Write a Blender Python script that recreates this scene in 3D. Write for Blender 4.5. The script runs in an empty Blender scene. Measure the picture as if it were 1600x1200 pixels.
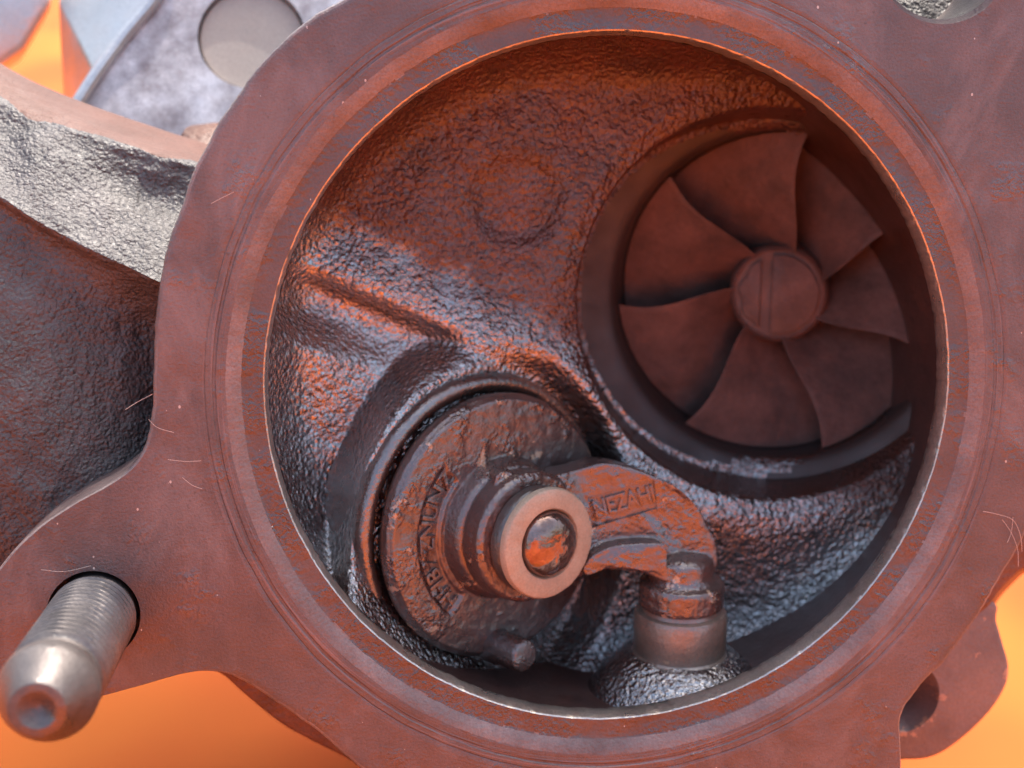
import bpy, bmesh, math, random
import numpy as np
from mathutils import Vector, Matrix, noise as mnoise

random.seed(4); np.random.seed(4)
scn = bpy.context.scene
COL = scn.collection
# ------------------------------------------------------------------ frame
# Local frame of the turbocharger: x right, y up along the outlet flange, z out of the flange.
# Lengths are written in units of 0.06 mm (the outlet bore is about 65 mm wide).
S = 6.0e-5
TILT = math.radians(72.0)              # flange normal leans 18 degrees above the horizon
ROT = Matrix.Rotation(TILT, 4, 'X')
LIFT = 930 * S                         # height of the flange centre above the sheet
T0 = Vector((0, 0, LIFT))
UP = np.array([0, math.sin(TILT), math.cos(TILT)])   # world up in the local frame
def to_world(p): return T0 + ROT @ (Vector(p) * S)

# ------------------------------------------------------------------ camera
CAM = np.array([-250.0, 300.0, 2180.0])
FW = -CAM / np.linalg.norm(CAM)
RT = np.cross(FW, [0, 1, 0]); RT /= np.linalg.norm(RT)
UPC = np.cross(RT, FW)
DC = float(np.linalg.norm(CAM))
cam_d = bpy.data.cameras.new('camera'); cam = bpy.data.objects.new('camera', cam_d); COL.objects.link(cam)
m = Matrix(((RT[0], UPC[0], -FW[0]), (RT[1], UPC[1], -FW[1]), (RT[2], UPC[2], -FW[2]))).to_4x4()
cam.matrix_world = Matrix.Translation(to_world(CAM)) @ ROT @ m
cam_d.sensor_width = 36.0; cam_d.lens = 36.0 * DC / 1600.0
cam_d.clip_start = 0.002; cam_d.clip_end = 50
cam_d.dof.use_dof = True; cam_d.dof.focus_distance = (DC + 10) * S; cam_d.dof.aperture_fstop = cam_d.lens / 1.8
scn.camera = cam

# ------------------------------------------------------------------ world, sun, exposure
SUN_DIR = Vector((0.20, 0.42, 0.88)).normalized()
w = bpy.data.worlds.new('World'); scn.world = w; w.use_nodes = True
nt = w.node_tree; bg = nt.nodes['Background']
sky = nt.nodes.new('ShaderNodeTexSky'); sky.sky_type = 'NISHITA'; sky.sun_disc = False
sky.sun_elevation = math.asin(SUN_DIR.z); sky.sun_rotation = math.atan2(SUN_DIR.x, SUN_DIR.y)
sky.air_density = 1.4; sky.dust_density = 6.0; sky.ozone_density = 1.0
nt.links.new(sky.outputs[0], bg.inputs[0]); bg.inputs[1].default_value = 0.15
sl = bpy.data.lights.new('sun', 'SUN'); sl.energy = 2.0; sl.angle = math.radians(0.6); sl.color = (1.0, 0.95, 0.88)
sun = bpy.data.objects.new('sun', sl); COL.objects.link(sun)
sun.rotation_euler = (-SUN_DIR).to_track_quat('-Z', 'Y').to_euler()
vs = scn.view_settings; vs.view_transform = 'Standard'; vs.look = 'None'; vs.gamma = 1.0; vs.exposure = 1.4
vs.use_curve_mapping = False
scn.render.engine = 'CYCLES'

# ------------------------------------------------------------------ helpers
def P(u, v, z=0.0):
    """local point at height z that lies along the sight line u,v (photo measurements -> places)"""
    a = (u - 800.0) / DC; b = (600.0 - v) / DC
    d = FW + RT * a + UPC * b
    return CAM + d * ((z - CAM[2]) / d[2])
def PL(pts, z): return np.array([P(u, v, z) for u, v in pts])
def proj(p):
    q = np.asarray(p, float) - CAM
    dz = q @ FW
    return 800.0 + DC * (q @ RT) / dz, 600.0 - DC * (q @ UPC) / dz
def sstep(a, b, x):
    t = np.clip((np.asarray(x, float) - a) / (b - a), 0, 1); return t * t * (3 - 2 * t)
def catmull(pts, n=6, closed=True):
    pts = np.asarray(pts, float); N = len(pts); out = []
    rng = range(N) if closed else range(N - 1)
    for i in rng:
        if closed: p0, p1, p2, p3 = pts[(i-1) % N], pts[i], pts[(i+1) % N], pts[(i+2) % N]
        else: p0, p1, p2, p3 = pts[max(i-1, 0)], pts[i], pts[i+1], pts[min(i+2, N-1)]
        for k in range(n):
            t = k / n
            out.append(0.5*((2*p1)+(-p0+p2)*t+(2*p0-5*p1+4*p2-p3)*t*t+(-p0+3*p1-3*p2+p3)*t**3))
    if not closed: out.append(pts[-1])
    return np.array(out)
def thing(name, label, cat, org=(0, 0, 0)):
    o = bpy.data.objects.new(name, None); COL.objects.link(o)
    o.empty_display_size = 0.01
    o.matrix_world = Matrix.Translation(to_world(org)) @ ROT
    o['label'] = label; o['category'] = cat
    o['org'] = [float(a) for a in org]
    return o
def org_of(o):
    while o.parent: o = o.parent
    return np.array(o['org'])
def mk(name, verts, faces, mats, parent, fidx=None, angle=35, flat=False):
    v = (np.asarray(verts, float) - org_of(parent)) * S
    me = bpy.data.meshes.new(name)
    me.from_pydata(v.tolist(), [], [list(map(int, f)) for f in faces])
    if not isinstance(mats, (list, tuple)): mats = [mats]
    for mt in mats: me.materials.append(mt)
    if fidx is not None: me.polygons.foreach_set('material_index', np.asarray(fidx, 'i'))
    me.validate(); me.update()
    bm = bmesh.new(); bm.from_mesh(me)
    bmesh.ops.remove_doubles(bm, verts=bm.verts, dist=0.01*S)
    bmesh.ops.recalc_face_normals(bm, faces=bm.faces); bm.to_mesh(me); bm.free()
    if not flat:
        me.shade_smooth()
        me.set_sharp_from_angle(angle=math.radians(angle))
    o = bpy.data.objects.new(name, me); COL.objects.link(o)
    o.parent = parent
    return o
def grid_faces(nr, nc, wrap_c=False, wrap_r=False):
    f = []
    for i in range(nr if wrap_r else nr - 1):
        for j in range(nc if wrap_c else nc - 1):
            a = i*nc + j; b = i*nc + (j+1) % nc; i2 = (i+1) % nr
            f.append((a, b, i2*nc + (j+1) % nc, i2*nc + j))
    return f
def basis(ax):
    ax = np.asarray(ax, float); ax = ax/np.linalg.norm(ax)
    e1 = np.cross([0, 1, 0], ax)
    if np.linalg.norm(e1) < 1e-3: e1 = np.array([1.0, 0, 0])
    e1 /= np.linalg.norm(e1); e2 = np.cross(ax, e1)
    return e1, e2, ax
def lathe(org, ax, prof, n=96, cap0=True, cap1=True):
    """prof: list of (r, h) along the axis"""
    e1, e2, ax = basis(ax); org = np.asarray(org, float)
    th = np.linspace(0, 2*math.pi, n, endpoint=False)
    V = []
    for r, h in prof:
        V.append(org + ax*h + np.outer(np.cos(th), e1)*r + np.outer(np.sin(th), e2)*r)
    V = np.concatenate(V); F = grid_faces(len(prof), n, wrap_c=True)
    if cap0: F.append(tuple(range(n-1, -1, -1)))
    if cap1: k = (len(prof)-1)*n; F.append(tuple(range(k, k+n)))
    return V, F
def join(*vf):
    V = []; F = []; o = 0
    for v, f in vf:
        V.append(np.asarray(v, float)); F += [tuple(i+o for i in ff) for ff in f]; o += len(v)
    return np.concatenate(V), F
def prism(front, back):
    front = np.asarray(front); back = np.asarray(back); n = len(front)
    V = np.concatenate([front, back])
    F = [tuple(range(n)), tuple(range(2*n-1, n-1, -1))] + [((i+1) % n, i, n+i, n+(i+1) % n) for i in range(n)]
    return V, F
def evaluate(vf, mods, k=0.01):
    """run modifiers on a mesh (kept at a comfortable working size) and return verts, faces"""
    me = bpy.data.meshes.new('tmp'); me.from_pydata((np.asarray(vf[0])*k).tolist(), [], [list(map(int, f)) for f in vf[1]])
    bm = bmesh.new(); bm.from_mesh(me); bmesh.ops.remove_doubles(bm, verts=bm.verts, dist=1e-5)
    bmesh.ops.recalc_face_normals(bm, faces=bm.faces); bm.to_mesh(me); bm.free()
    ob = bpy.data.objects.new('tmp', me); COL.objects.link(ob)
    extra = []
    for typ, kw in mods:
        md = ob.modifiers.new('m', typ)
        for a, b in kw.items():
            if a == 'cut':
                mc = bpy.data.meshes.new('tmpc'); mc.from_pydata((np.asarray(b[0])*k).tolist(), [], [list(map(int, f)) for f in b[1]])
                bm = bmesh.new(); bm.from_mesh(mc); bmesh.ops.recalc_face_normals(bm, faces=bm.faces); bm.to_mesh(mc); bm.free()
                oc = bpy.data.objects.new('tmpc', mc); COL.objects.link(oc); extra.append((oc, mc)); md.object = oc
            else: setattr(md, a, b)
    dg = bpy.context.evaluated_depsgraph_get(); ev = ob.evaluated_get(dg); me2 = ev.to_mesh()
    V = np.empty(len(me2.vertices)*3); me2.vertices.foreach_get('co', V); V = V.reshape(-1, 3)/k
    F = [tuple(p.vertices) for p in me2.polygons]
    ev.to_mesh_clear(); bpy.data.objects.remove(ob); bpy.data.meshes.remove(me)
    for oc, mc in extra: bpy.data.objects.remove(oc); bpy.data.meshes.remove(mc)
    return V, F
def text_vf(s, size, depth):
    cu = bpy.data.curves.new('t', 'FONT'); cu.body = s; cu.size = size*0.01; cu.extrude = depth*0.01; cu.align_x = 'CENTER'; cu.align_y = 'CENTER'
    cu.space_character = 0.95; cu.offset = 0.004*size*0.01*3; cu.bevel_depth = 0.006; cu.bevel_resolution = 1
    ob = bpy.data.objects.new('t', cu); COL.objects.link(ob)
    dg = bpy.context.evaluated_depsgraph_get(); me = ob.evaluated_get(dg).to_mesh()
    V = np.array([v.co[:] for v in me.vertices])/0.01; F = [tuple(p.vertices) for p in me.polygons]
    ob.evaluated_get(dg).to_mesh_clear(); bpy.data.objects.remove(ob); bpy.data.curves.remove(cu)
    return V, F

# ------------------------------------------------------------------ materials
def mat_base(name):
    mt = bpy.data.materials.new(name); mt.use_nodes = True
    n = mt.node_tree; bs = n.nodes['Principled BSDF']
    tc = n.nodes.new('ShaderNodeTexCoord')
    return mt, n, bs, tc
def scaled(n, tc, px, sc=(1, 1, 1)):
    mp = n.nodes.new('ShaderNodeMapping'); mp.inputs['Scale'].default_value = tuple(a/(S*px) for a in sc)
    n.links.new(tc.outputs['Object'], mp.inputs['Vector']); return mp.outputs[0]
def noise(n, vec, scale=1.0, detail=2.0, rough=0.5, dist=0.0):
    x = n.nodes.new('ShaderNodeTexNoise'); x.inputs['Scale'].default_value = scale; x.inputs['Detail'].default_value = detail
    x.inputs['Roughness'].default_value = rough; x.inputs['Distortion'].default_value = dist
    n.links.new(vec, x.inputs['Vector']); return x.outputs['Fac']
def ramp(n, fac, stops):
    r = n.nodes.new('ShaderNodeValToRGB'); el = r.color_ramp.elements
    while len(el) < len(stops): el.new(0.5)
    for e, (p, c) in zip(el, stops): e.position = p; e.color = (*c, 1) if len(c) == 3 else c
    n.links.new(fac, r.inputs[0]); return r.outputs[0]
def mixc(n, fac, a, b):
    x = n.nodes.new('ShaderNodeMix'); x.data_type = 'RGBA'
    if hasattr(fac, 'links'): n.links.new(fac, x.inputs[0])
    else: x.inputs[0].default_value = fac
    for i, c in ((6, a), (7, b)):
        if hasattr(c, 'links'): n.links.new(c, x.inputs[i])
        else: x.inputs[i].default_value = (*c, 1)
    return x.outputs[2]
def mth(n, op, a, b=None, c=None):
    x = n.nodes.new('ShaderNodeMath'); x.operation = op
    for i, q in enumerate((a, b, c)):
        if q is None: continue
        if hasattr(q, 'links'): n.links.new(q, x.inputs[i])
        else: x.inputs[i].default_value = q
    return x.outputs[0]
def bump(n, h, dist, strength=1.0, normal=None):
    b = n.nodes.new('ShaderNodeBump'); b.inputs['Distance'].default_value = dist*S; b.inputs['Strength'].default_value = strength
    n.links.new(h, b.inputs['Height'])
    if normal is not None: n.links.new(normal, b.inputs['Normal'])
    return b.outputs[0]

def cast_mat(name, dark, light, grain=13, depth=6.0, rough=(0.28, 0.5), ior=2.2, spec=0.5, flake=None, patch=90, oil=None):
    """oily, rusty as-cast iron"""
    mt, n, bs, tc = mat_base(name)
    big = noise(n, scaled(n, tc, patch), 1, 4, 0.6)
    col = ramp(n, big, [(0.3, dark), (0.68, light)])
    fine = noise(n, scaled(n, tc, 7), 1, 2)
    col = mixc(n, mth(n, 'MULTIPLY', fine, 0.5), col, tuple(a*0.55 for a in dark))
    if flake:
        fl = noise(n, scaled(n, tc, 46), 1, 5, 0.62)
        msk = ramp(n, fl, [(0.645, (0, 0, 0)), (0.66, (1, 1, 1))])
        col = mixc(n, msk, col, flake)
    n.links.new(col, bs.inputs['Base Color'])
    g1 = noise(n, scaled(n, tc, grain), 1, 3.5, 0.6, 0.5)
    vo = n.nodes.new('ShaderNodeTexVoronoi'); vo.feature = 'SMOOTH_F1'; vo.inputs['Smoothness'].default_value = 0.6
    vo.inputs['Scale'].default_value = 1.0; n.links.new(scaled(n, tc, grain*0.85), vo.inputs['Vector'])
    h = mth(n, 'ADD', mth(n, 'MULTIPLY', g1, 1.0), mth(n, 'MULTIPLY', vo.outputs['Distance'], -0.55))
    amp = noise(n, scaled(n, tc, 70), 1, 2)
    h = mth(n, 'MULTIPLY', h, mth(n, 'ADD', amp, 0.35))
    n.links.new(bump(n, h, depth), bs.inputs['Normal'])
    rr = noise(n, scaled(n, tc, 40), 1, 3)
    mr = n.nodes.new('ShaderNodeMapRange'); n.links.new(rr, mr.inputs[0]); mr.inputs[1].default_value = 0.3; mr.inputs[2].default_value = 0.7
    mr.inputs[3].default_value = rough[0]; mr.inputs[4].default_value = rough[1]
    ro = mr.outputs[0]
    bs.inputs['IOR'].default_value = ior
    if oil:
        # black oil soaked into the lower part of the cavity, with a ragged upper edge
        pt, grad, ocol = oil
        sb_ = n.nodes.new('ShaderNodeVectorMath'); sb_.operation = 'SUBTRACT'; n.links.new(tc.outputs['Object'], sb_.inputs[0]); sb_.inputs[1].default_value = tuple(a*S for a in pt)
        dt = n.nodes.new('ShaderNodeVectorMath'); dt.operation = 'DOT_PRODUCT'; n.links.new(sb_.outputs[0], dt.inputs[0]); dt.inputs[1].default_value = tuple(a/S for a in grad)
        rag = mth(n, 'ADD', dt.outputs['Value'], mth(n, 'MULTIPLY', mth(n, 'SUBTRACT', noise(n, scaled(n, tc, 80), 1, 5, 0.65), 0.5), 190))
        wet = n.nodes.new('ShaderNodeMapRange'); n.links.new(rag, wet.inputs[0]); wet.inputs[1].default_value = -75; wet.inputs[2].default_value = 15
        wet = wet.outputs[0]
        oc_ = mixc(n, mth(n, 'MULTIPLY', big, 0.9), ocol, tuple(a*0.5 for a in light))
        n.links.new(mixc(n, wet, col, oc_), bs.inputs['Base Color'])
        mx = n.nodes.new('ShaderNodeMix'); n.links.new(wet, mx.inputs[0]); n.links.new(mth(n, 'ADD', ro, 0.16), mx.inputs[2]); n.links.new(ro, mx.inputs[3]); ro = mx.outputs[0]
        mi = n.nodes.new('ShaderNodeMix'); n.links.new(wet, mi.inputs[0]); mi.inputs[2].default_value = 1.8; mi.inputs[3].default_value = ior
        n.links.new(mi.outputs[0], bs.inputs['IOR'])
    n.links.new(ro, bs.inputs['Roughness'])
    return mt
def smooth_mat(name, dark, light, rough=(0.35, 0.55), ior=1.8, depth=1.0, grain=5, metallic=0.0, rings=None, dust=0.0, flake=None, patch=120, pit=0.0, pits=(0.56, 0.66), streak=None):
    """machined or worn face: fine grain, optional lathe rings round a centre, dust specks and oily pitting"""
    mt, n, bs, tc = mat_base(name)
    big = noise(n, scaled(n, tc, patch), 1, 5, 0.62)
    col = ramp(n, big, [(0.32, dark), (0.66, light)])
    fine = noise(n, scaled(n, tc, 4), 1, 3, 0.7)
    col = mixc(n, mth(n, 'MULTIPLY', mth(n, 'POWER', fine, 2.0), 1.1), col, tuple(a*0.5 for a in dark))
    if flake:
        fl = noise(n, scaled(n, tc, 46), 1, 5, 0.62)
        msk = ramp(n, fl, [(0.63, (0, 0, 0)), (0.642, (1, 1, 1))])
        col = mixc(n, msk, col, flake)
    if streak:
        st_ = ramp(n, noise(n, scaled(n, tc, 210, (1.0, 0.55, 1)), 1, 6, 0.66, 0.8), [(0.50, (0, 0, 0)), (0.68, (0.8, 0.8, 0.8))])
        col = mixc(n, st_, col, streak[0])
        st2 = ramp(n, noise(n, scaled(n, tc, 150, (0.7, 1.0, 1)), 1, 6, 0.7, 0.4), [(0.56, (0, 0, 0)), (0.66, (0.75, 0.75, 0.75))])
        col = mixc(n, st2, col, streak[1])
        sp_ = ramp(n, noise(n, scaled(n, tc, 11), 1, 4, 0.7), [(0.60, (0, 0, 0)), (0.70, (0.6, 0.6, 0.6))])
        col = mixc(n, sp_, col, tuple(a*0.45 for a in dark))
    h = mth(n, 'MULTIPLY', noise(n, scaled(n, tc, grain), 1, 3, 0.6), 1.0)
    if rings is not None:
        mp = n.nodes.new('ShaderNodeVectorMath'); mp.operation = 'DISTANCE'
        sx = n.nodes.new('ShaderNodeVectorMath'); sx.operation = 'MULTIPLY'; sx.inputs[1].default_value = (1/S, 1/S, 0)
        n.links.new(tc.outputs['Object'], sx.inputs[0]); n.links.new(sx.outputs[0], mp.inputs[0])
        mp.inputs[1].default_value = (rings[0], rings[1], 0)
        cx = n.nodes.new('ShaderNodeCombineXYZ'); n.links.new(mth(n, 'MULTIPLY', mp.outputs['Value'], 0.16), cx.inputs[0])
        lo = n.nodes.new('ShaderNodeVectorMath'); lo.operation = 'MULTIPLY'; lo.inputs[1].default_value = (0.004/S, 0.004/S, 0)
        n.links.new(tc.outputs['Object'], lo.inputs[0])
        ad = n.nodes.new('ShaderNodeVectorMath'); ad.operation = 'ADD'; n.links.new(cx.outputs[0], ad.inputs[0]); n.links.new(lo.outputs[0], ad.inputs[1])
        rg = noise(n, ad.outputs[0], 1, 2, 0.6)
        fade = n.nodes.new('ShaderNodeMapRange'); n.links.new(mp.outputs['Value'], fade.inputs[0])
        fade.inputs[1].default_value = rings[2]; fade.inputs[2].default_value = rings[2] + 40; fade.inputs[3].default_value = 1.5; fade.inputs[4].default_value = 0.0
        h = mth(n, 'ADD', h, mth(n, 'MULTIPLY', rg, fade.outputs[0]))
        worn = ramp(n, rg, [(0.56, (0, 0, 0)), (0.7, (1, 1, 1))])
        col = mixc(n, mth(n, 'MULTIPLY', worn, mth(n, 'MULTIPLY', fade.outputs[0], 0.3)), col, tuple(min(1, a*2.0) for a in light))
    rr = noise(n, scaled(n, tc, 55), 1, 4)
    mr = n.nodes.new('ShaderNodeMapRange'); n.links.new(rr, mr.inputs[0]); mr.inputs[1].default_value = 0.3; mr.inputs[2].default_value = 0.7
    mr.inputs[3].default_value = rough[0]; mr.inputs[4].default_value = rough[1]
    nrm = bump(n, h, depth)
    if pit > 0:
        area = ramp(n, noise(n, scaled(n, tc, 95), 1, 4, 0.6), [(pits[0], (0, 0, 0)), (pits[1], (1, 1, 1))])
        pn = noise(n, scaled(n, tc, 9), 1, 2, 0.5, 0.8)
        nrm = bump(n, mth(n, 'MULTIPLY', pn, area), pit, 1.0, nrm)
        ro = n.nodes.new('ShaderNodeMix'); n.links.new(area, ro.inputs[0]); n.links.new(mr.outputs[0], ro.inputs[2]); ro.inputs[3].default_value = 0.2
        n.links.new(ro.outputs[0], bs.inputs['Roughness'])
    else: n.links.new(mr.outputs[0], bs.inputs['Roughness'])
    if dust > 0:
        vo = n.nodes.new('ShaderNodeTexVoronoi'); vo.inputs['Scale'].default_value = 1.0; vo.inputs['Randomness'].default_value = 1.0
        n.links.new(scaled(n, tc, 17, (1, 0.7, 1)), vo.inputs['Vector'])
        sp = n.nodes.new('ShaderNodeSeparateColor'); n.links.new(vo.outputs['Color'], sp.inputs[0])
        lim = mth(n, 'MULTIPLY', mth(n, 'POWER', sp.outputs[0], 5.0), 0.11*dust)
        msk = mth(n, 'LESS_THAN', vo.outputs['Distance'], lim)
        col = mixc(n, mth(n, 'MULTIPLY', msk, 0.75), col, (0.62, 0.55, 0.5))
    n.links.new(col, bs.inputs['Base Color']); n.links.new(nrm, bs.inputs['Normal'])
    bs.inputs['IOR'].default_value = ior; bs.inputs['Metallic'].default_value = metallic
    return mt

BC = P(964, 604, 0)                                      # bore centre
BC0 = BC.copy()
M = {}
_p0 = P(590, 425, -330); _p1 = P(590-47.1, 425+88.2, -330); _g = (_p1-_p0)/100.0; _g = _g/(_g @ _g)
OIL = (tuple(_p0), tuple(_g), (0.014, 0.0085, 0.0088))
M['face'] = smooth_mat('flange_face_iron', (0.064, 0.041, 0.041), (0.135, 0.09, 0.09), rings=(BC[0], BC[1], 625), dust=1.0, pit=2.6, pits=(0.57, 0.68), depth=1.4, grain=4.5, streak=((0.185, 0.135, 0.13), (0.11, 0.045, 0.03)))
M['step'] = smooth_mat('flange_counterbore_iron', (0.054, 0.033, 0.033), (0.1, 0.064, 0.062), dust=0.6, pit=4.0, pits=(0.42, 0.56), depth=1.0)
M['chamf'] = smooth_mat('flange_worn_chamfer_sunlit_edge', (0.07, 0.045, 0.044), (0.27, 0.21, 0.2), depth=1.8, grain=6, patch=190)  # worn step chamfer; its pale tone also paints the sunlit outline edge
M['lip'] = smooth_mat('bore_lip_bare_metal', (0.45, 0.41, 0.37), (0.7, 0.66, 0.6), metallic=0.85, rough=(0.25, 0.4), depth=1.5, grain=8)
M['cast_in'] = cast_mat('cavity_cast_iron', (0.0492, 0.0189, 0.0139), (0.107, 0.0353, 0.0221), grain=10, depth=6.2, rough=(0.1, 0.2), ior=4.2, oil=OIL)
M['wall_in'] = smooth_mat('cavity_wall_sooty_iron', (0.0492, 0.0213, 0.018), (0.0902, 0.0369, 0.0295), rough=(0.3, 0.5), ior=1.9, depth=1.5, grain=9)
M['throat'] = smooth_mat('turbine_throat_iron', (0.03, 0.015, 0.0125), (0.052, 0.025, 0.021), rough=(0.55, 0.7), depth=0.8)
M['cast_out'] = cast_mat('outer_cast_iron', (0.034, 0.029, 0.031), (0.078, 0.064, 0.066), grain=8, depth=6.0, rough=(0.44, 0.58), ior=1.75)
M['volute'] = cast_mat('volute_rusty_iron', (0.10, 0.04, 0.025), (0.2, 0.08, 0.05), grain=12, depth=4, rough=(0.45, 0.65), ior=1.6)
M['ridge'] = cast_mat('dry_rust_ridge', (0.11, 0.045, 0.032), (0.17, 0.075, 0.055), grain=8, depth=2.5, rough=(0.55, 0.7), ior=1.5)
M['lug'] = smooth_mat('lug_iron', (0.12, 0.085, 0.085), (0.24, 0.17, 0.16), rough=(0.45, 0.65), depth=1.5, grain=8, flake=(0.36, 0.2, 0.14))
M['valve'] = smooth_mat('valve_heat_stained_steel', (0.06, 0.032, 0.028), (0.11, 0.056, 0.045), rough=(0.25, 0.42), ior=2.2, depth=1.6, grain=9, flake=(0.4, 0.25, 0.16), pit=3.5, pits=(0.5, 0.6))
M['seat'] = smooth_mat('valve_seat_soot', (0.0492, 0.0279, 0.023), (0.107, 0.0656, 0.0533), rough=(0.2, 0.36), ior=2.6, depth=1.8, grain=9)
M['washer'] = smooth_mat('washer_tan_oxide', (0.4, 0.31, 0.225), (0.5, 0.4, 0.3), rough=(0.4, 0.55), depth=1.0, grain=7, patch=70, ior=1.6)
M['rivet'] = smooth_mat('rivet_polished_head', (0.2, 0.13, 0.11), (0.4, 0.3, 0.27), rough=(0.1, 0.22), metallic=0.85, depth=2.2, grain=30, patch=30)
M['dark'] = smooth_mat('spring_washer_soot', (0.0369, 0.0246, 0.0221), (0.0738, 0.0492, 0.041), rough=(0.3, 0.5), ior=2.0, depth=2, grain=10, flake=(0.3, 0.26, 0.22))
M['bush'] = smooth_mat('bushing_oxide', (0.13, 0.088, 0.07), (0.32, 0.225, 0.17), rough=(0.28, 0.42), ior=2.0, depth=1.6, grain=12, flake=(0.38, 0.26, 0.17))
M['wheel'] = smooth_mat('turbine_wheel_alloy', (0.10, 0.055, 0.048), (0.23, 0.12, 0.1), rough=(0.5, 0.7), depth=2.0, grain=14, ior=1.6, patch=70)
M['steel'] = smooth_mat('stud_steel', (0.1, 0.085, 0.082), (0.21, 0.185, 0.178), metallic=0.65, rough=(0.46, 0.62), depth=0.8, grain=7, pit=1.2)
M['alu'] = smooth_mat('compressor_aluminium', (0.55, 0.53, 0.52), (0.72, 0.7, 0.68), metallic=0.85, rough=(0.3, 0.45), depth=1.2, grain=12, patch=200)
M['alu_dirt'] = smooth_mat('grimy_aluminium', (0.22, 0.17, 0.17), (0.8, 0.77, 0.78), metallic=0.25, rough=(0.3, 0.5), depth=1.5, grain=40, patch=75)
M['plug'] = smooth_mat('taupe_plug', (0.42, 0.34, 0.28), (0.48, 0.39, 0.32), rough=(0.5, 0.6), depth=0.6)

# ------------------------------------------------------------------ setting: the orange sheet
def make_sheet():
    n = 150; L = 1.4
    xs = np.sign(np.linspace(-1, 1, n))*np.abs(np.linspace(-1, 1, n))**2.2*L
    X, Y = np.meshgrid(xs, xs)
    Z = np.zeros_like(X)
    for i in range(n):
        for j in range(n):
            p = Vector((X[i, j]*9, Y[i, j]*9, 0.3))
            r = min(1, max(0, (math.hypot(X[i, j], Y[i, j]) - 0.03)/0.05))
            Z[i, j] = -0.0065*r*(0.5 + 0.5*mnoise.noise(p)) - 0.003*r*(0.5+0.5*mnoise.noise(p*2.7))
    Z = Z + 0.22*sstep(0.22, 0.46, -Y)*np.exp(-((X-0.02)/0.28)**2)  # unseen mound added behind the camera to bounce orange light and block low sky
    me = bpy.data.meshes.new('ground_sheet')
    me.from_pydata(np.stack([X, Y, Z], -1).reshape(-1, 3).tolist(), [], grid_faces(n, n)); me.shade_smooth()
    mt, nn, bs, tc = mat_base('orange_sheet')
    c = ramp(nn, noise(nn, tc.outputs['Object'], 16, 2, 0.5), [(0.34, (0.54, 0.076, 0.013)), (0.66, (0.66, 0.16, 0.022))])
    nn.links.new(c, bs.inputs['Base Color']); bs.inputs['Roughness'].default_value = 0.8; bs.inputs['IOR'].default_value = 1.3
    me.materials.append(mt)
    o = bpy.data.objects.new('ground_sheet', me); COL.objects.link(o); o['kind'] = 'structure'
    o['label'] = 'bright orange sheet lying under the turbocharger'
    return o
make_sheet()

# ------------------------------------------------------------------ the turbocharger
foot = P(900, 700, -520); foot = foot - UP*(foot @ UP + 930)
turbo = thing('turbocharger', 'rusty brown turbocharger casting with round outlet flange lying on orange sheet', 'turbocharger', (0, 0, 0))

R0 = 545.0
# --- outlet flange: outline measured on the flange face
OUT = [(536, 0), (479, 31), (433, 73), (395, 115), (360, 165), (337, 199), (314, 245), (295, 287), (280, 333), (264, 376), (250, 433), (242, 500), (240, 570), (237, 640), (226, 695), (203, 732), (165, 760), (110, 790), (50, 832), (0, 885),
       (-45, 960), (-50, 1040), (0, 1095), (70, 1108), (130, 1096), (210, 1075), (290, 1053), (345, 1052), (385, 1068), (430, 1096), (500, 1148), (560, 1198), (640, 1250), (760, 1295), (900, 1320),
       (1050, 1345), (1180, 1400), (1300, 1430), (1380, 1390), (1405, 1290), (1409, 1190), (1409, 1120), (1440, 1072), (1480, 1030), (1530, 962), (1560, 910), (1602, 838), (1635, 740), (1650, 600),
       (1655, 450), (1690, 330), (1790, 180), (1850, 0), (1820, -160), (1700, -250), (1500, -280), (1330, -190), (1150, -140), (950, -128), (700, -85)]
oc = catmull(PL(OUT, 0), 8)[:, :2] - BC[:2]
an = np.arctan2(oc[:, 1], oc[:, 0]); rr_ = np.hypot(oc[:, 0], oc[:, 1])
o_ = np.argsort(an); an = an[o_]; rr_ = rr_[o_]
NA = 900
TH = np.linspace(-math.pi, math.pi, NA, endpoint=False)
ROUT = np.interp(TH, an, rr_, period=2*math.pi)
wob = np.array([mnoise.noise(Vector((math.cos(t)*14, math.sin(t)*14, 2))) for t in TH])
wob2 = np.array([mnoise.noise(Vector((math.cos(t)*60, math.sin(t)*60, 7))) for t in TH])
ROUT = ROUT + wob*2.0 + wob2*1.2
inner = [(R0, -44, 3), (R0, -24, 3), (R0+4, -13, 3), (R0+6, -11.5, 1), (R0+20, -11, 1), (R0+36, -11, 1), (R0+39, -10, 2), (R0+46, -5.5, 2), (R0+56, -2.2, 2), (R0+62, -0.6, 2),
         (R0+65, 0, 0), (R0+76, 0, 0), (R0+78, -1.6, 0), (R0+81, -1.6, 0), (R0+83, 0, 0), (R0+92, 0.3, 0), (R0+94, -1.0, 0), (R0+96, 0, 0), (R0+104, 0, 0)]
rows = []; mid = []
for r, z, mi in inner:
    k = 1.0 if z < -10 else 1.6
    rows.append((r + wob*0.8*k + wob2*(1.2 if mi in (2, 3) else 0.3), np.full(NA, z))); mid.append(mi)
base = rows[-1][0]
for f in (0.2, 0.45, 0.7, 0.9):
    rows.append((base + (ROUT - 7 - base)*f, np.zeros(NA))); mid.append(0)
rows.append((ROUT - 6, np.full(NA, 0.0))); mid.append(0)
rows.append((ROUT - 2.2, np.full(NA, -1.8))); mid.append(0)
rows.append((ROUT, np.full(NA, -6.0))); mid.append(0)
rows.append((ROUT + 2, np.full(NA, -170.0))); mid.append(0)
rows.append((np.full(NA, R0 + 128), np.full(NA, -170.0))); mid.append(0)
rows.append((np.full(NA, R0 + 118), np.full(NA, -50.0))); mid.append(0)
rows.append((rows[0][0] + 1, np.full(NA, -50.0))); mid.append(0)
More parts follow.
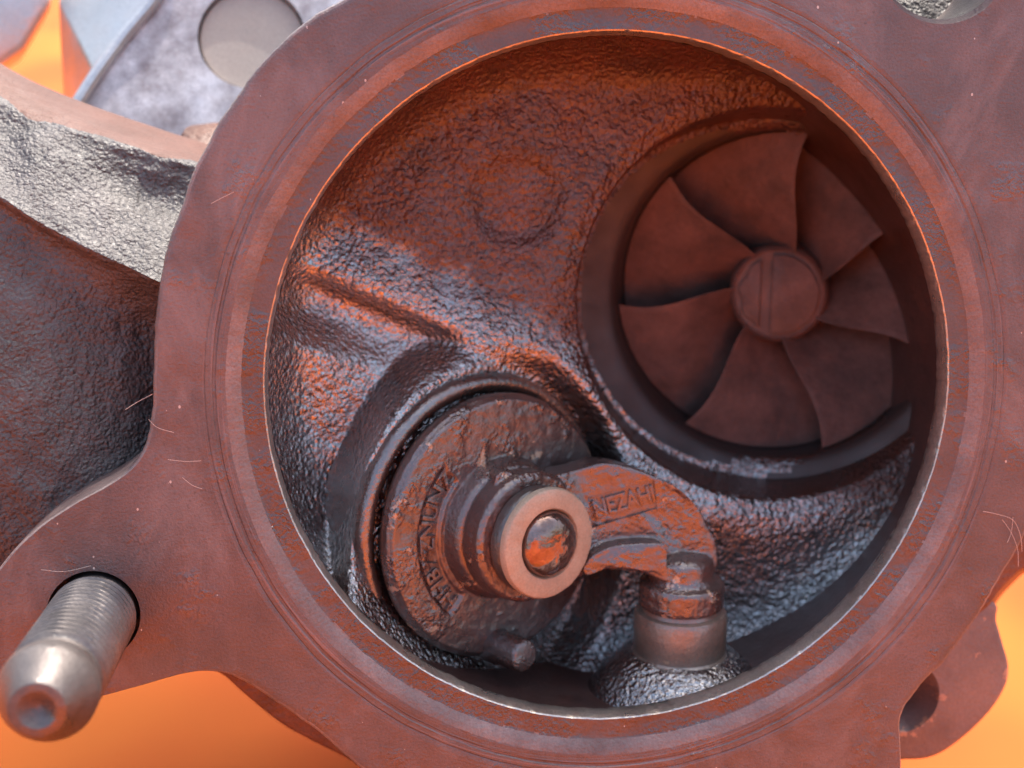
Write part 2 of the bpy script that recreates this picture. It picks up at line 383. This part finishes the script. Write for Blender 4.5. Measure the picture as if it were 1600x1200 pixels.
V = np.concatenate([np.stack([BC[0] + r*np.cos(TH), BC[1] + r*np.sin(TH), z], -1) for r, z in rows])
F = grid_faces(len(rows), NA, wrap_c=True, wrap_r=True)
# material index by ring is recovered after the drilling from position
hole_c = P(146, 962, 0)
ear_c = P(1476, -78, 0)
def cyl(c, r, z0, z1, n=72):
    return lathe((c[0], c[1], 0), (0, 0, 1), [(r, z0), (r, z1)], n)
def csink(c, r, n=72):
    return lathe((c[0], c[1], 0), (0, 0, 1), [(r, -400), (r, -9), (r+10, 2), (r+10, 60)], n)
V, F = evaluate((V, F), [('BOOLEAN', dict(operation='DIFFERENCE', solver='EXACT', cut=cyl(hole_c, 71, -400, 60))),
                         ('BOOLEAN', dict(operation='DIFFERENCE', solver='EXACT', cut=csink(ear_c, 104)))])
def f_edge(c):
    t = math.atan2(c[1]-BC[1], c[0]-BC[0]); return math.hypot(c[0]-BC[0], c[1]-BC[1]) > np.interp(t, TH, ROUT, period=2*math.pi) - 7
fidx = []
for f in F:
    c = V[list(f)].mean(0); r = math.hypot(c[0]-BC[0], c[1]-BC[1]); z = c[2]
    if z < -50: fidx.append(0)
    elif r > R0+70 and -5.5 < z < -0.4 and f_edge(c): fidx.append(2)  # outline bevel: lighter colour painted in for the sunlit edge line
    elif r > R0+62: fidx.append(0)
    elif r < R0+6: fidx.append(3)
    elif r < R0+38: fidx.append(1)
    else: fidx.append(2)
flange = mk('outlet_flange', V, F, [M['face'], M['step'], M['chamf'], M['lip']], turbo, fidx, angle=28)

# --- cavity floor (as-cast)
nv = RT*0.61 + UPC*(-0.135) - FW*0.78; nv /= np.linalg.norm(nv)
VD = P(786, 824, -235)                 # centre of the valve's outer face
ZF = -330.0
e1c = np.array([1212.0, 475.0]); WGC = np.array([748.0, 822.0])
def RW(th): return 562 + 88*np.clip(np.cos(th + 0.12), 0, 1)**1.3 + 12*np.clip(-np.sin(th), 0, 1)
st = 4.0
xs = np.arange(-680, 681, st)
GX, GY = np.meshgrid(BC[0] + xs, BC[1] + xs)
def floor_h(X, Y):
    pts = np.stack([X, Y, np.full_like(X, ZF)], -1)
    u, v = proj(pts)
    h = np.full_like(X, ZF)
    # two cast ribs above the wastegate
    d = (u-590)*(-.471) + (v-425)*.882; s = (u-590)*.882 + (v-425)*.471
    d = d + 12*np.sin(s/130.0)
    along = sstep(-150, -60, s)*(1 - sstep(330, 470, s))
    rib = 32*sstep(-52, 34, d) - 38*sstep(30, 66, d) + 32*sstep(78, 146, d) - 10*sstep(150, 260, d)
    h = h + rib*along
    # left shoulder, climbing towards the left wall
    left = sstep(90, 150, d)*sstep(0.0, 150, 640-u)
    h = h + left*np.clip((640-u)*0.32, 0, 70)
    # shallow round dimple (ejector mark)
    rd = np.hypot(u-808, v-312)
    h = h - 12*(1 - sstep(50, 84, rd))
    # recess that the wastegate valve sits in
    rho = np.hypot((u-WGC[0])/.774, v-WGC[1])
    plane = VD[2] + (-66 - nv[0]*(X-VD[0]) - nv[1]*(Y-VD[1]))/nv[2]
    wq = 1 - sstep(250, 312, rho)
    h = h*(1-wq) + np.clip(plane, -460, -110)*wq
    hol = (1 - sstep(60, 190, np.hypot((u-900)/1.2, v-985)))
    h = h - 45*hol
    # turbine throat edge
    rt = np.hypot(u-e1c[0], v-e1c[1])
    h = h - 0.40*np.clip(338-rt, 0, 32) - 150*sstep(310, 292, rt)
    h = h - 0.36*np.clip(rt-356, 0, 240)*sstep(680, 800, v)*sstep(1010, 1130, u)
    # fillet into the wall
    th = np.arctan2(Y-BC[1], X-BC[0]); r = np.hypot(X-BC[0], Y-BC[1])
    gap = RW(th) - r
    fw = np.clip(1-gap/85.0, 0, 1.2)
    h = h + (95 - 70*np.clip(np.cos(th+0.85), 0, 1)**0.7)*fw**2.2*sstep(325, 440, rt)
    # uneven casting
    h = h + 5*np.sin(X/61.0+1.3)*np.sin(Y/53.0+.4)
    return h, rt, r-RW(th)
H, RTT, OVER = floor_h(GX, GY)
ny, nx = GX.shape
lump = np.array([[mnoise.noise(Vector((x/26.0, y/26.0, 1.7))) + 0.6*mnoise.noise(Vector((x/12.0, y/12.0, 4.1))) for x in xs] for y in xs])
H = H + lump*2.6
keepv = (OVER < 12) & (RTT > 280)
F = []
for i in range(ny-1):
    for j in range(nx-1):
        if keepv[i, j] and keepv[i+1, j] and keepv[i, j+1] and keepv[i+1, j+1]:
            a = i*nx+j; F.append((a, a+1, a+nx+1, a+nx))
V = np.stack([GX, GY, H], -1).reshape(-1, 3)
used = np.unique(np.array(F).ravel()); remap = -np.ones(len(V), int); remap[used] = np.arange(len(used))
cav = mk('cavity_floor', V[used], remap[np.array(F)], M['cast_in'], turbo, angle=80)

# --- cavity wall
wr = [(lambda t: R0-0.5+0*t, -43), (lambda t: R0+3+0*t, -54), (lambda t: 0.5*(R0+3)+0.5*RW(t), -76), (lambda t: RW(t), -125), (lambda t: RW(t)+4, -260), (lambda t: RW(t)+2, -620)]
V = np.concatenate([np.stack([BC[0]+f(TH)*np.cos(TH), BC[1]+f(TH)*np.sin(TH), np.full(NA, z)], -1) for f, z in wr])
mk('cavity_wall', V, grid_faces(len(wr), NA, wrap_c=True), M['wall_in'], turbo)

# --- turbine throat
tp0 = P(*e1c, ZF); tp1 = P(1217, 458, -560)
tax = (tp0 - tp1)/np.linalg.norm(tp0-tp1)
kz = (DC+330)/DC
def hz(z): return (z - ZF)/tax[2]
RB = 261*(DC+480)/DC
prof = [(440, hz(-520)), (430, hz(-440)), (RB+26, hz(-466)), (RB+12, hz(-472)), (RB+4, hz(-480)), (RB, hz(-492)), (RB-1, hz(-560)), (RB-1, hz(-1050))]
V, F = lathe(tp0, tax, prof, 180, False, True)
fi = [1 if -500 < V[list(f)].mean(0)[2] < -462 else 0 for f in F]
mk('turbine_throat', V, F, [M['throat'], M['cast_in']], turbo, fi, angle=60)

# --- valve seat and port, along the tilted wastegate axis
def wob_lathe(org, ax, prof, n, amp, sc, seed=0):
    V, F = lathe(org, ax, prof, n)
    q = np.array([mnoise.noise(Vector((p[0]/sc, p[1]/sc, p[2]/sc + seed))) for p in V])
    c = np.asarray(org) ; return V + (V-c)/np.linalg.norm(V-c, axis=1)[:, None]*q[:, None]*amp, F
prof = [(256, -190), (260, -120), (265, -74), (266, -60), (261, -48), (252, -43), (242, -46), (232, -56), (226, -80), (222, -150)]
V, F = wob_lathe(VD, nv, prof, 140, 3.0, 18.0)
mk('valve_seat', V, F, M['seat'], turbo, angle=60)

# --- boss carrying the wastegate shaft, at the foot of the cavity
sh_top = P(1066, 880, -205); sh_bot = P(1058, 1120, -235)
sax = (sh_bot - sh_top)/np.linalg.norm(sh_bot - sh_top)
Ls = np.linalg.norm(sh_bot - sh_top)
def hs(v): return (v-880.0)/240.0*Ls
prof = [(60, hs(1014)), (88, hs(1016)), (108, hs(1024)), (142, hs(1050)), (172, hs(1088)), (190, hs(1130)), (205, hs(1200))]
V, F = wob_lathe(sh_top, sax, prof, 110, 7.0, 30.0, 3)
V[:, 2] = np.minimum(V[:, 2], -70)
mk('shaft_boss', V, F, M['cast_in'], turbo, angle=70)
prof = [(60, hs(930)), (70, hs(949)), (79, hs(951)), (83, hs(958)), (82, hs(1008)), (80, hs(1012)), (84, hs(1015)), (84, hs(1019)), (78, hs(1022)), (76, hs(1060))]
V, F = lathe(sh_top, sax, prof, 90)
mk('shaft_bushing', V, F, M['bush'], turbo, angle=40)

# --- manifold arm at the left: sheet of cast surface from the ridge to the flange
rows_uvz = [
    [(-120, 60, -420), (0, 131, -400), (60, 160, -390), (130, 188, -380), (200, 212, -370), (260, 232, -360), (320, 252, -350), (420, 300, -340)],
    [(-120, 90, -365), (0, 160, -345), (60, 186, -335), (130, 205, -325), (200, 226, -318), (260, 244, -312), (320, 262, -305), (420, 310, -300)],
    [(-120, 125, -345), (0, 195, -322), (60, 205, -312), (130, 222, -310), (200, 250, -306), (260, 268, -300), (320, 288, -296), (420, 330, -290)],
    [(-120, 165, -315), (0, 225, -290), (60, 232, -280), (130, 258, -282), (200, 296, -288), (260, 318, -286), (320, 335, -282), (420, 370, -280)],
    [(-120, 205, -265), (0, 268, -245), (60, 290, -232), (130, 325, -225), (200, 350, -222), (260, 370, -220), (320, 390, -220), (420, 420, -220)],
    [(-120, 235, -225), (0, 300, -205), (60, 338, -190), (130, 375, -175), (200, 408, -165), (250, 432, -158), (320, 460, -155), (420, 500, -155)],
    [(-120, 245, -218), (0, 312, -198), (60, 350, -184), (130, 388, -170), (200, 422, -160), (250, 444, -154), (320, 475, -152), (420, 510, -152)],
    [(-120, 265, -232), (0, 332, -216), (60, 370, -204), (130, 408, -195), (200, 445, -190), (250, 470, -190), (320, 500, -190), (420, 530, -190)],
    [(-120, 340, -225), (0, 410, -205), (60, 440, -200), (130, 470, -205), (200, 500, -220), (250, 520, -235), (320, 540, -240), (420, 560, -240)],
    [(-120, 460, -200), (0, 520, -180), (60, 540, -180), (130, 560, -190), (200, 580, -212), (250, 595, -235), (320, 610, -245), (420, 620, -250)],
    [(-120, 600, -180), (0, 640, -160), (60, 650, -160), (130, 660, -172), (200, 680, -198), (250, 690, -225), (320, 700, -240), (420, 700, -250)],
    [(-120, 740, -178), (0, 750, -160), (60, 750, -158), (130, 755, -165), (200, 770, -180), (250, 780, -200), (320, 790, -220), (420, 780, -240)],
    [(-120, 860, -195), (0, 850, -175), (60, 840, -168), (130, 840, -168), (200, 850, -175), (250, 850, -190), (320, 850, -210), (420, 850, -230)],
    [(-120, 980, -240), (0, 960, -220), (60, 940, -205), (130, 930, -200), (200, 930, -200), (250, 930, -210), (320, 930, -220), (420, 920, -240)],
]
ctl = np.array([[P(*q) for q in row] for row in rows_uvz])
def dense(ctl, a, b):
    A = np.stack([catmull(ctl[i], a, False) for i in range(ctl.shape[0])])
    return np.stack([catmull(A[:, j], b, False) for j in range(A.shape[1])], 1)
G = dense(ctl, 16, 14)
nr, nc = G.shape[:2]
nz = np.array([mnoise.noise(Vector(p/55.0))*5 + mnoise.noise(Vector(p/20.0))*3 + mnoise.noise(Vector(p/9.0))*1.6 for p in G.reshape(-1, 3)]).reshape(nr, nc)
G[..., 2] += nz
top = G[0] + np.array([0, 30, -120]); topb = G[0] + np.array([0, -60, -420])
GG = np.concatenate([topb[None], top[None], G, (G[-1] + np.array([0, -40, -200]))[None]], 0)
afi = [1 if (k//(nc-1)) < 2 + 14 + int(9*mnoise.noise(Vector(((k % (nc-1))/14.0, 0.3, 0.7)))) else 0 for k in range((GG.shape[0]-1)*(nc-1))]
arm_o = mk('manifold_arm', GG.reshape(-1, 3), grid_faces(GG.shape[0], nc), [M['cast_out'], M['ridge']], turbo, afi, angle=75)

# --- volute peeking out below the flange, and the body that rests on the sheet
vol = [(325, 1035), (352, 1056), (385, 1086), (440, 1130), (490, 1158), (545, 1186), (600, 1225), (700, 1290), (900, 1325), (1050, 1335), (1050, 1290), (900, 1270), (720, 1225), (570, 1130), (440, 1030), (370, 985)]
c2 = catmull(PL(vol, -168), 5); c3 = catmull(PL(vol, -480), 5)
cen = c3.mean(0); V, F = evaluate(prism(c2, c3), [('BEVEL', dict(width=0.12, segments=3, limit_method='ANGLE'))])
V[:, 2] = np.where(V[:, 2] > -200, V[:, 2], V[:, 2])
# keep it out of the cavity: this shell lies outside the cavity wall
keep = []
for f in F:
    c = V[list(f)].mean(0)
    keep.append(f)
mk('volute', V, keep, M['volute'], turbo)
bc = P(900, 700, -700)
hgt = bc @ UP + 930
V, F = lathe(bc - UP*hgt, UP, [(150, 0.5), (230, 0.5), (260, 40), (300, 140), (290, hgt*0.8), (220, hgt)], 60)
mk('bearing_housing', V, F, M['volute'], turbo)

# --- lug with a drilled hole at the lower right, and the casting web above it
lugp = [(1548, 938), (1556, 970), (1566, 1005), (1575, 1040), (1570, 1072), (1545, 1112), (1500, 1155), (1458, 1181), (1412, 1186), (1330, 1180), (1330, 1000), (1440, 940)]
f1 = catmull(PL(lugp, -190), 4); b1 = catmull(PL(lugp, -330), 4)
lc = P(1422, 1094, -190)
V, F = evaluate(prism(f1, b1), [('BEVEL', dict(width=0.06, segments=2, limit_method='ANGLE')),
     ('BOOLEAN', dict(operation='DIFFERENCE', solver='EXACT', cut=lathe((lc[0], lc[1], 0), (0.08, -0.05, 1), [(52, -500), (52, -212), (70, -186), (70, -100)], 64)))])
mk('mounting_lug', V, F, M['lug'], turbo, angle=40)
web = [(1640, 760), (1625, 872), (1592, 893), (1560, 925), (1545, 945), (1520, 965), (1470, 1000), (1400, 1000), (1450, 800)]
f1 = catmull(PL(web, -178), 4); b1 = PL([(u+6, v+4) for u, v in web], -420); b1 = catmull(b1, 4)
V, F = evaluate(prism(f1, b1), [('BEVEL', dict(width=0.05, segments=2, limit_method='ANGLE'))])
mk('casting_web', V, F, M['volute'], turbo)
# --- casting behind the corner hole, a lumpy shoulder tilted to the sky
n = 40; A = []
for i in range(n):
    for j in range(n):
        u = 1330 + 330*i/(n-1); v = -190 + 270*j/(n-1)
        z = -330 + 150*j/(n-1) + 14*math.sin(i/6.0) - 40*((i/(n-1)-0.5)**2)
        p = P(u, v, z); p[2] += mnoise.noise(Vector(p/22.0))*5; A.append(p)
mk('corner_shoulder', np.array(A), grid_faces(n, n), M['cast_out'], turbo, angle=80)

# --- threaded stud
SL = 405.0
sb = np.array([hole_c[0], hole_c[1], 0.0])
stud_n = 72; pitch = 19.0; Rm = 66.0
rows_h = np.arange(-60, SL-92, 2.1)
th = np.linspace(0, 2*math.pi, stud_n, endpoint=False)
V = []
for h in rows_h:
    ph = ((h/pitch - th/(2*math.pi)) % 1.0)
    tri = 1 - np.abs(ph*2-1)
    r = Rm - 12 + 12*np.clip(tri*1.35-0.1, 0, 1)
    fade = np.clip((SL-100-h)/25.0, 0, 1)
    r = r*fade + (Rm-6)*(1-fade)
    if h < 6: r = np.full(stud_n, Rm - 3.0)
    V.append(np.stack([sb[0]+r*np.cos(th), sb[1]+r*np.sin(th), np.full(stud_n, h)], -1))
tail = [(Rm-6, SL-92), (Rm-2, SL-88), (Rm, SL-82), (Rm, SL-62), (Rm-2, SL-56), (39, SL-5), (36, SL-1), (33, SL), (25, SL), (22, SL-2), (10, SL-13), (1, SL-17)]
for r, h in tail: V.append(np.stack([sb[0]+r*np.cos(th), sb[1]+r*np.sin(th), np.full(stud_n, h)], -1))
nrow = len(V); V = np.concatenate(V); F = grid_faces(nrow, stud_n, wrap_c=True); F.append(tuple(range((nrow-1)*stud_n, nrow*stud_n)))
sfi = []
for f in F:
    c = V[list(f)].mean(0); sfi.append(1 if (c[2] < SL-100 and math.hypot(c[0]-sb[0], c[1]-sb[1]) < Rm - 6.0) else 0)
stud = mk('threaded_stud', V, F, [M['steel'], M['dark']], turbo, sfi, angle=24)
stud['label'] = 'bare steel threaded stud with dimpled tip'
V, F = lathe(sb, (0, 0, 1), [(72, -160), (72, -70), (60, -68)], 60, True, False)
mk('stud_socket', V, F, M['wall_in'], turbo)

# --- aluminium compressor housing behind, upper left
fr = [(232, 10), (262, -60), (330, -140), (640, -140), (640, 330), (90, 330), (96, 195), (150, 118)]
bk = [(90, 0), (120, -90), (220, -220), (700, -220), (700, 420), (-60, 420), (40, 235), (100, 190)]
fz = [-760, -780, -800, -800, -640, -640, -690, -720]
Fp = np.array([P(u, v, z) for (u, v), z in zip(fr, fz)]); Bp = np.array([P(u, v, -1000) for u, v in bk])
hc = P(392, 52, -720)
pn = np.cross(Fp[3]-Fp[2], Fp[4]-Fp[3]); pn /= np.linalg.norm(pn)
if pn[2] < 0: pn = -pn
V, F = evaluate(prism(Fp, Bp), [('TRIANGULATE', {}), ('BEVEL', dict(width=0.10, segments=3, limit_method='ANGLE')),
     ('BOOLEAN', dict(operation='DIFFERENCE', solver='EXACT', cut=lathe(hc - pn*300, pn, [(106, 0), (106, 284), (122, 306), (122, 400)], 72)))])
cfi = []
for f in F:
    u, v = proj(V[list(f)].mean(0)); cfi.append(1 if (u - 100)*0.78 + (v - 190)*0.62 < -4 else 0)
comp = mk('compressor_housing', V, F, [M['alu_dirt'], M['alu']], turbo, cfi, angle=30)
comp['label'] = 'grey aluminium compressor housing behind the flange'
V, F = lathe(hc - pn*300, pn, [(104, 0), (104, 262), (100, 266)], 72)
mk('port_plug', V, F, M['plug'], comp)
fr = [(20, -40), (70, -60), (84, 5), (40, 78), (-40, 130), (-60, 0)]
V, F = evaluate(prism(PL(fr, -1010), PL([(u-8, v+18) for u, v in fr], -1300)), [('BEVEL', dict(width=0.2, segments=3, limit_method='ANGLE'))])
mk('compressor_inlet', V, F, M['alu'], comp)
def highlight_tube(pts, r, n=10):
    pts = catmull(np.array([P(*q) for q in pts]), 8, False); V = []
    for i, p in enumerate(pts):
        t = pts[min(i+1, len(pts)-1)] - pts[max(i-1, 0)]; e1, e2, _ = basis(t)
        V += [p + e1*r*math.cos(2*math.pi*k/n) + e2*r*math.sin(2*math.pi*k/n) for k in range(n)]
    return np.array(V), grid_faces(len(pts), n, wrap_c=True)
V, F = highlight_tube([(275, -60, -770), (238, 4, -752), (190, 62, -735), (150, 116, -712), (112, 176, -690)], 13)
mk('edge_highlight_tube', V, F, M['alu'], comp)  # tube added along the housing edge to stand in for its bright highlight
# rusty elbow between arm and compressor
V, F = lathe(P(340, 300, -640), (0.2, 0.5, 0.2), [(10, 0), (95, 10), (110, 40), (95, 95), (60, 118), (10, 128)], 48)
mk('rear_boss', V, F, M['volute'], turbo)

# ------------------------------------------------------------------ turbine wheel
wheel = thing('turbine_wheel', 'dark reddish turbine wheel with seven curved blades deep in round throat', 'turbine wheel', tuple(tp0 + tax*hz(-860)))
def thub(z): return tp0 + tax*hz(z)
HR = 94.0
hub_prof = [(HR*1.7, hz(-850)), (HR*1.25, hz(-710)), (HR*1.06, hz(-590)), (HR*1.02, hz(-548)), (HR*0.98, hz(-540)), (HR*0.93, hz(-537)), (HR*0.9, hz(-539)), (HR*0.86, hz(-539))]
V, F = lathe(tp0, tax, hub_prof, 90, True, True)
hub = mk('hub', V, F, M['wheel'], wheel, angle=35)
e1t, e2t, _ = basis(tax)
# hub face cut by a balance slot: two raised pads either side of a shallow groove
def pad(poly, z0, z1):
    f = np.array([tp0 + tax*hz(z1) + e1t*x*HR + e2t*y*HR for x, y in poly]); b = np.array([tp0 + tax*hz(z0) + e1t*x*HR + e2t*y*HR for x, y in poly])
    return evaluate(prism(f, b), [('BEVEL', dict(width=0.025, segments=2, limit_method='ANGLE'))])
arcR = [(0.83*math.cos(a), 0.83*math.sin(a)) for a in np.linspace(-1.78, 1.72, 30)]
arcL = [(0.80*math.cos(a)*(1+0.06*math.sin(a*9)), 0.80*math.sin(a)) for a in np.linspace(2.05, 4.2, 22)]
mk('hub_pad', *pad(arcR, -542, -527), M['wheel'], hub)
mk('hub_pad', *pad(arcL, -542, -530), M['wheel'], hub)
NB = 7
RBL = RB - 4
def blade(phi):
    nu_, nw = 14, 26; V = []
    for side in (1, -1):
        for i in range(nu_):
            f = i/(nu_-1)
            for j in range(nw):
                g = j/(nw-1)
                r = HR*0.9 + (RBL - HR*0.9)*f
                z = -508 - 26*(1-f)**2 - 125*g
                swirl = 0.20*f + g*1.18 + 0.12*math.sin(f*math.pi)
                a = phi + swirl + side*(5.0*(1-0.6*f))*min(1, 0.25+g*3)/r*0.5
                V.append(tp0 + tax*hz(z) + e1t*r*math.cos(a) + e2t*r*math.sin(a))
    n1 = nu_*nw; F = grid_faces(nu_, nw) + [tuple(n1+q for q in reversed(f)) for f in grid_faces(nu_, nw)]
    ring = [j for j in range(nw)] + [i*nw+nw-1 for i in range(1, nu_)] + [(nu_-1)*nw+j for j in range(nw-2, -1, -1)] + [i*nw for i in range(nu_-2, 0, -1)]
    for k in range(len(ring)):
        a, b = ring[k], ring[(k+1) % len(ring)]; F.append((a, b, n1+b, n1+a))
    return np.array(V), F
sgn = 1.0 if np.dot(e2t, [0, 1, 0]) > 0 else -1.0
for k in range(NB):
    mk('blade', *blade(math.radians(70 + k*360/NB)), M['wheel'], wheel, angle=30)

# ------------------------------------------------------------------ wastegate valve
wg = thing('wastegate_valve', 'brown round wastegate valve riveted to its swing arm inside the cavity', 'valve', tuple(VD))
e1v, e2v, _ = basis(nv)
def vd(r, a, h): return VD + nv*h + e1v*r*math.cos(a) + e2v*r*math.sin(a)
# direction of image-left and image-up within the valve plane
def ang_of(vec): return math.atan2(np.dot(vec, e2v), np.dot(vec, e1v))
aL = ang_of(-RT)                       # angle that points to the left of the flange
# face with a sunken lettering pocket on its left
na, radial = 260, list(np.linspace(100, 233, 70))
V = []; hmap = []
def wrapd(a): return (a+math.pi) % (2*math.pi) - math.pi
def face_h(r, a):
    da = wrapd(a - aL)
    inr = sstep(134, 139, r)*(1-sstep(176, 181, r))
    ina = sstep(-0.80, -0.76, da)*(1-sstep(0.86, 0.90, da))
    h = -5.5*inr*ina
    h += 10*(1-sstep(104, 130, r)) - 9*sstep(223, 233, r)**2 - 2.0*sstep(180, 232, r)
    p = vd(r, a, 0); h += 1.2*mnoise.noise(Vector(p/16.0)) + 1.0*mnoise.noise(Vector(p/40.0))
    return float(h)
prof_r = [(193, -42), (226, -40), (234, -34), (236, -26), (235, -14)]
ths = np.linspace(0, 2*math.pi, na, endpoint=False)
for r, h in prof_r: V += [vd(r, a, h) for a in ths]
for r in radial[::-1]: V += [vd(r, a, face_h(r, a)) for a in ths]
F = grid_faces(len(prof_r)+len(radial), na, wrap_c=True); F.append(tuple(range(na-1, -1, -1))); k = (len(prof_r)+len(radial)-1)*na; F.append(tuple(range(k, k+na)))
disc = mk('valve_disc', np.array(V), F, M['valve'], wg, angle=60)
# hub of the disc
V, F = lathe(VD, nv, [(128, -2), (124, 6), (121, 22), (117, 30), (112, 34), (60, 36)], 100, False, True)
mk('disc_hub', V, F, M['valve'], disc, angle=50)
# lettering on the arc
up_sign = 1.0 if wrapd(ang_of(UPC) - aL) > 0 else -1.0
def arc_text(s, r0, a0, size):
    tv, tf = text_vf(s, size, 2.6); out = []
    for x, y, z in tv:
        a = aL + up_sign*(a0 + x/r0); out.append(vd(r0 + y, a, -2.6 + z))
    return np.array(out), tf
tv, tf = arc_text('HHB7 ZNUNZ', 158, -0.03, 42)
mk('lettering', tv, tf, M['valve'], disc, angle=50)
# anti-rotation peg on the disc edge
pg = P(742, 992, -300); t_ = np.dot(VD - pg, nv); pg = pg + nv*t_
V, F = wob_lathe(pg, nv + RT*0.1, [(34, -20), (31, 10), (29, 62), (27, 68), (22, 71)], 36, 1.5, 10)
mk('peg', V, F, M['valve'], disc, angle=45)
# arm
ZA = -150
def zarm(u, v): return float(np.interp(u, [700, 850, 905, 1000, 1060, 1140], [-110, -190, -212, -208, -190, -200]))
def plate(poly, lift, thick, nsub=4):
    q = catmull(np.array(poly, float), nsub)
    f = np.array([P(u, v, zarm(u, v)+lift) for u, v in q]); b = f - nv*thick*0.45 - np.array([0, 0, 1])*thick*0.6
    return prism(f, b)
armp = [(775, 745), (815, 742), (850, 744), (900, 735), (942, 724), (985, 730), (1025, 745), (1062, 765), (1092, 795), (1110, 828), (1120, 856), (1122, 884), (1112, 900), (1085, 906), (1066, 902), (1054, 872), (1040, 872),
        (1000, 893), (950, 889), (905, 902), (860, 930), (800, 930), (770, 850)]
barp = [(912, 884), (930, 866), (962, 853), (1005, 848), (1036, 850), (1042, 860), (1043, 890), (1042, 908), (1025, 903), (1000, 894), (975, 889), (945, 890), (924, 898), (914, 898)]
knk = lathe(sh_top, sax, [(20, hs(862)), (40, hs(866)), (52, hs(874)), (55, hs(895)), (60, hs(902)), (74, hs(906)), (76, hs(912)), (76, hs(938)), (72, hs(943)), (50, hs(944))], 48)
eye = lathe(VD, nv, [(60, 30), (108, 31), (114, 38), (114, 76), (107, 84), (60, 85)], 64)
vf = join(plate(armp, 0, 62), plate(barp, 34, 80), knk, eye)
V, F = evaluate(vf, [('REMESH', dict(mode='VOXEL', voxel_size=0.025)), ('SMOOTH', dict(factor=0.5, iterations=4))])
# shallow lettering pocket in the arm
pc = [(918, 777), (1022, 749), (1027, 795), (925, 825)]
ctr = np.array([P(u, v, zarm(u, v)) for u, v in pc]); ce = ctr.mean(0)
nrm = np.cross(ctr[1]-ctr[0], ctr[3]-ctr[0]); nrm /= np.linalg.norm(nrm)
if nrm[2] < 0: nrm = -nrm
bot = ctr - nrm*8; topf = ctr + nrm*60
V, F = evaluate((V, F), [('BOOLEAN', dict(operation='DIFFERENCE', solver='EXACT', cut=prism(topf, bot)))])
V = V + np.array([[0, 0, 1]])*np.array([1.6*mnoise.noise(Vector(p/18.0)) + 0.8*mnoise.noise(Vector(p/7.0)) for p in V])[:, None]
arm = mk('swing_arm', V, F, M['valve'], wg, angle=48)
ex = ctr[1]-ctr[0]; ex /= np.linalg.norm(ex); ey = np.cross(nrm, ex)
tv, tf = text_vf('NEZAHI', 44, 3.0)
tv = np.array([ce + ex*3 + ex*(x*0.74) + ey*y + nrm*(-7 + z + 1.5) for x, y, z in tv])
mk('lettering', tv, tf, M['valve'], arm, angle=50)
# spring washer, washer, rivet head
V, F = wob_lathe(VD, nv, [(50, 82), (88, 84), (93, 88), (93, 105), (89, 110), (50, 111)], 90, 2.0, 20)
mk('spring_washer', V, F, M['dark'], wg, angle=40)
V, F = wob_lathe(VD, nv, [(46, 111), (91, 112), (95, 116), (95, 125), (93, 129), (89, 131), (66, 131.5), (61, 131), (58, 127), (57, 120)], 110, 1.2, 14)
mk('washer', V, F, M['washer'], wg, angle=32)
prof = [(57, 119), (57, 128), (55, 134), (52, 139), (46, 144), (38, 148), (29, 150.5), (19, 152), (9, 152.5), (2, 152.5)]
V, F = wob_lathe(VD, nv, prof, 72, 1.5, 16)
mk('rivet', V, F, M['rivet'], wg, angle=60)

# ------------------------------------------------------------------ lint on the flange
def tube(pts, r, n=5):
    pts = catmull(np.array(pts, float), 5, False); V = []
    for i, p in enumerate(pts):
        t = pts[min(i+1, len(pts)-1)] - pts[max(i-1, 0)]; e1, e2, _ = basis(t)
        for k in range(n): a = 2*math.pi*k/n; V.append(p + e1*r*math.cos(a) + e2*r*math.sin(a))
    return np.array(V), grid_faces(len(pts), n, wrap_c=True)
lintm, nn, bs, tc = mat_base('lint_fibre'); bs.inputs['Base Color'].default_value = (0.62, 0.52, 0.46, 1); bs.inputs['Roughness'].default_value = 0.6
fl = []
def strand(uv, z=1.0, r=0.32):
    fl.append(tube([P(u, v, z + 6*random.random()) for u, v in uv], r))
for uv in [[(196, 640), (215, 628), (238, 616)],
           [(232, 655), (246, 668), (272, 676)], [(262, 718), (290, 721), (314, 720)], [(285, 746), (300, 758), (316, 764)],
           [(64, 890), (100, 893), (142, 884)],
           [(1536, 799), (1556, 803), (1582, 812), (1594, 835), (1597, 862)], [(1566, 812), (1580, 832), (1590, 858), (1591, 885)], [(1583, 808), (1580, 832), (1574, 848)],
           [(330, 318), (345, 310), (365, 300)]]:
    strand(uv)
V, F = join(*fl)
lroot = thing('lint', 'fine pale lint fibres stuck to the flange face', 'lint', (0, 0, 0))
lo = mk('fibres', V, F, lintm, lroot); lo['kind'] = 'stuff'
for o in list(bpy.data.objects):
    if 'org' in o: del o['org']
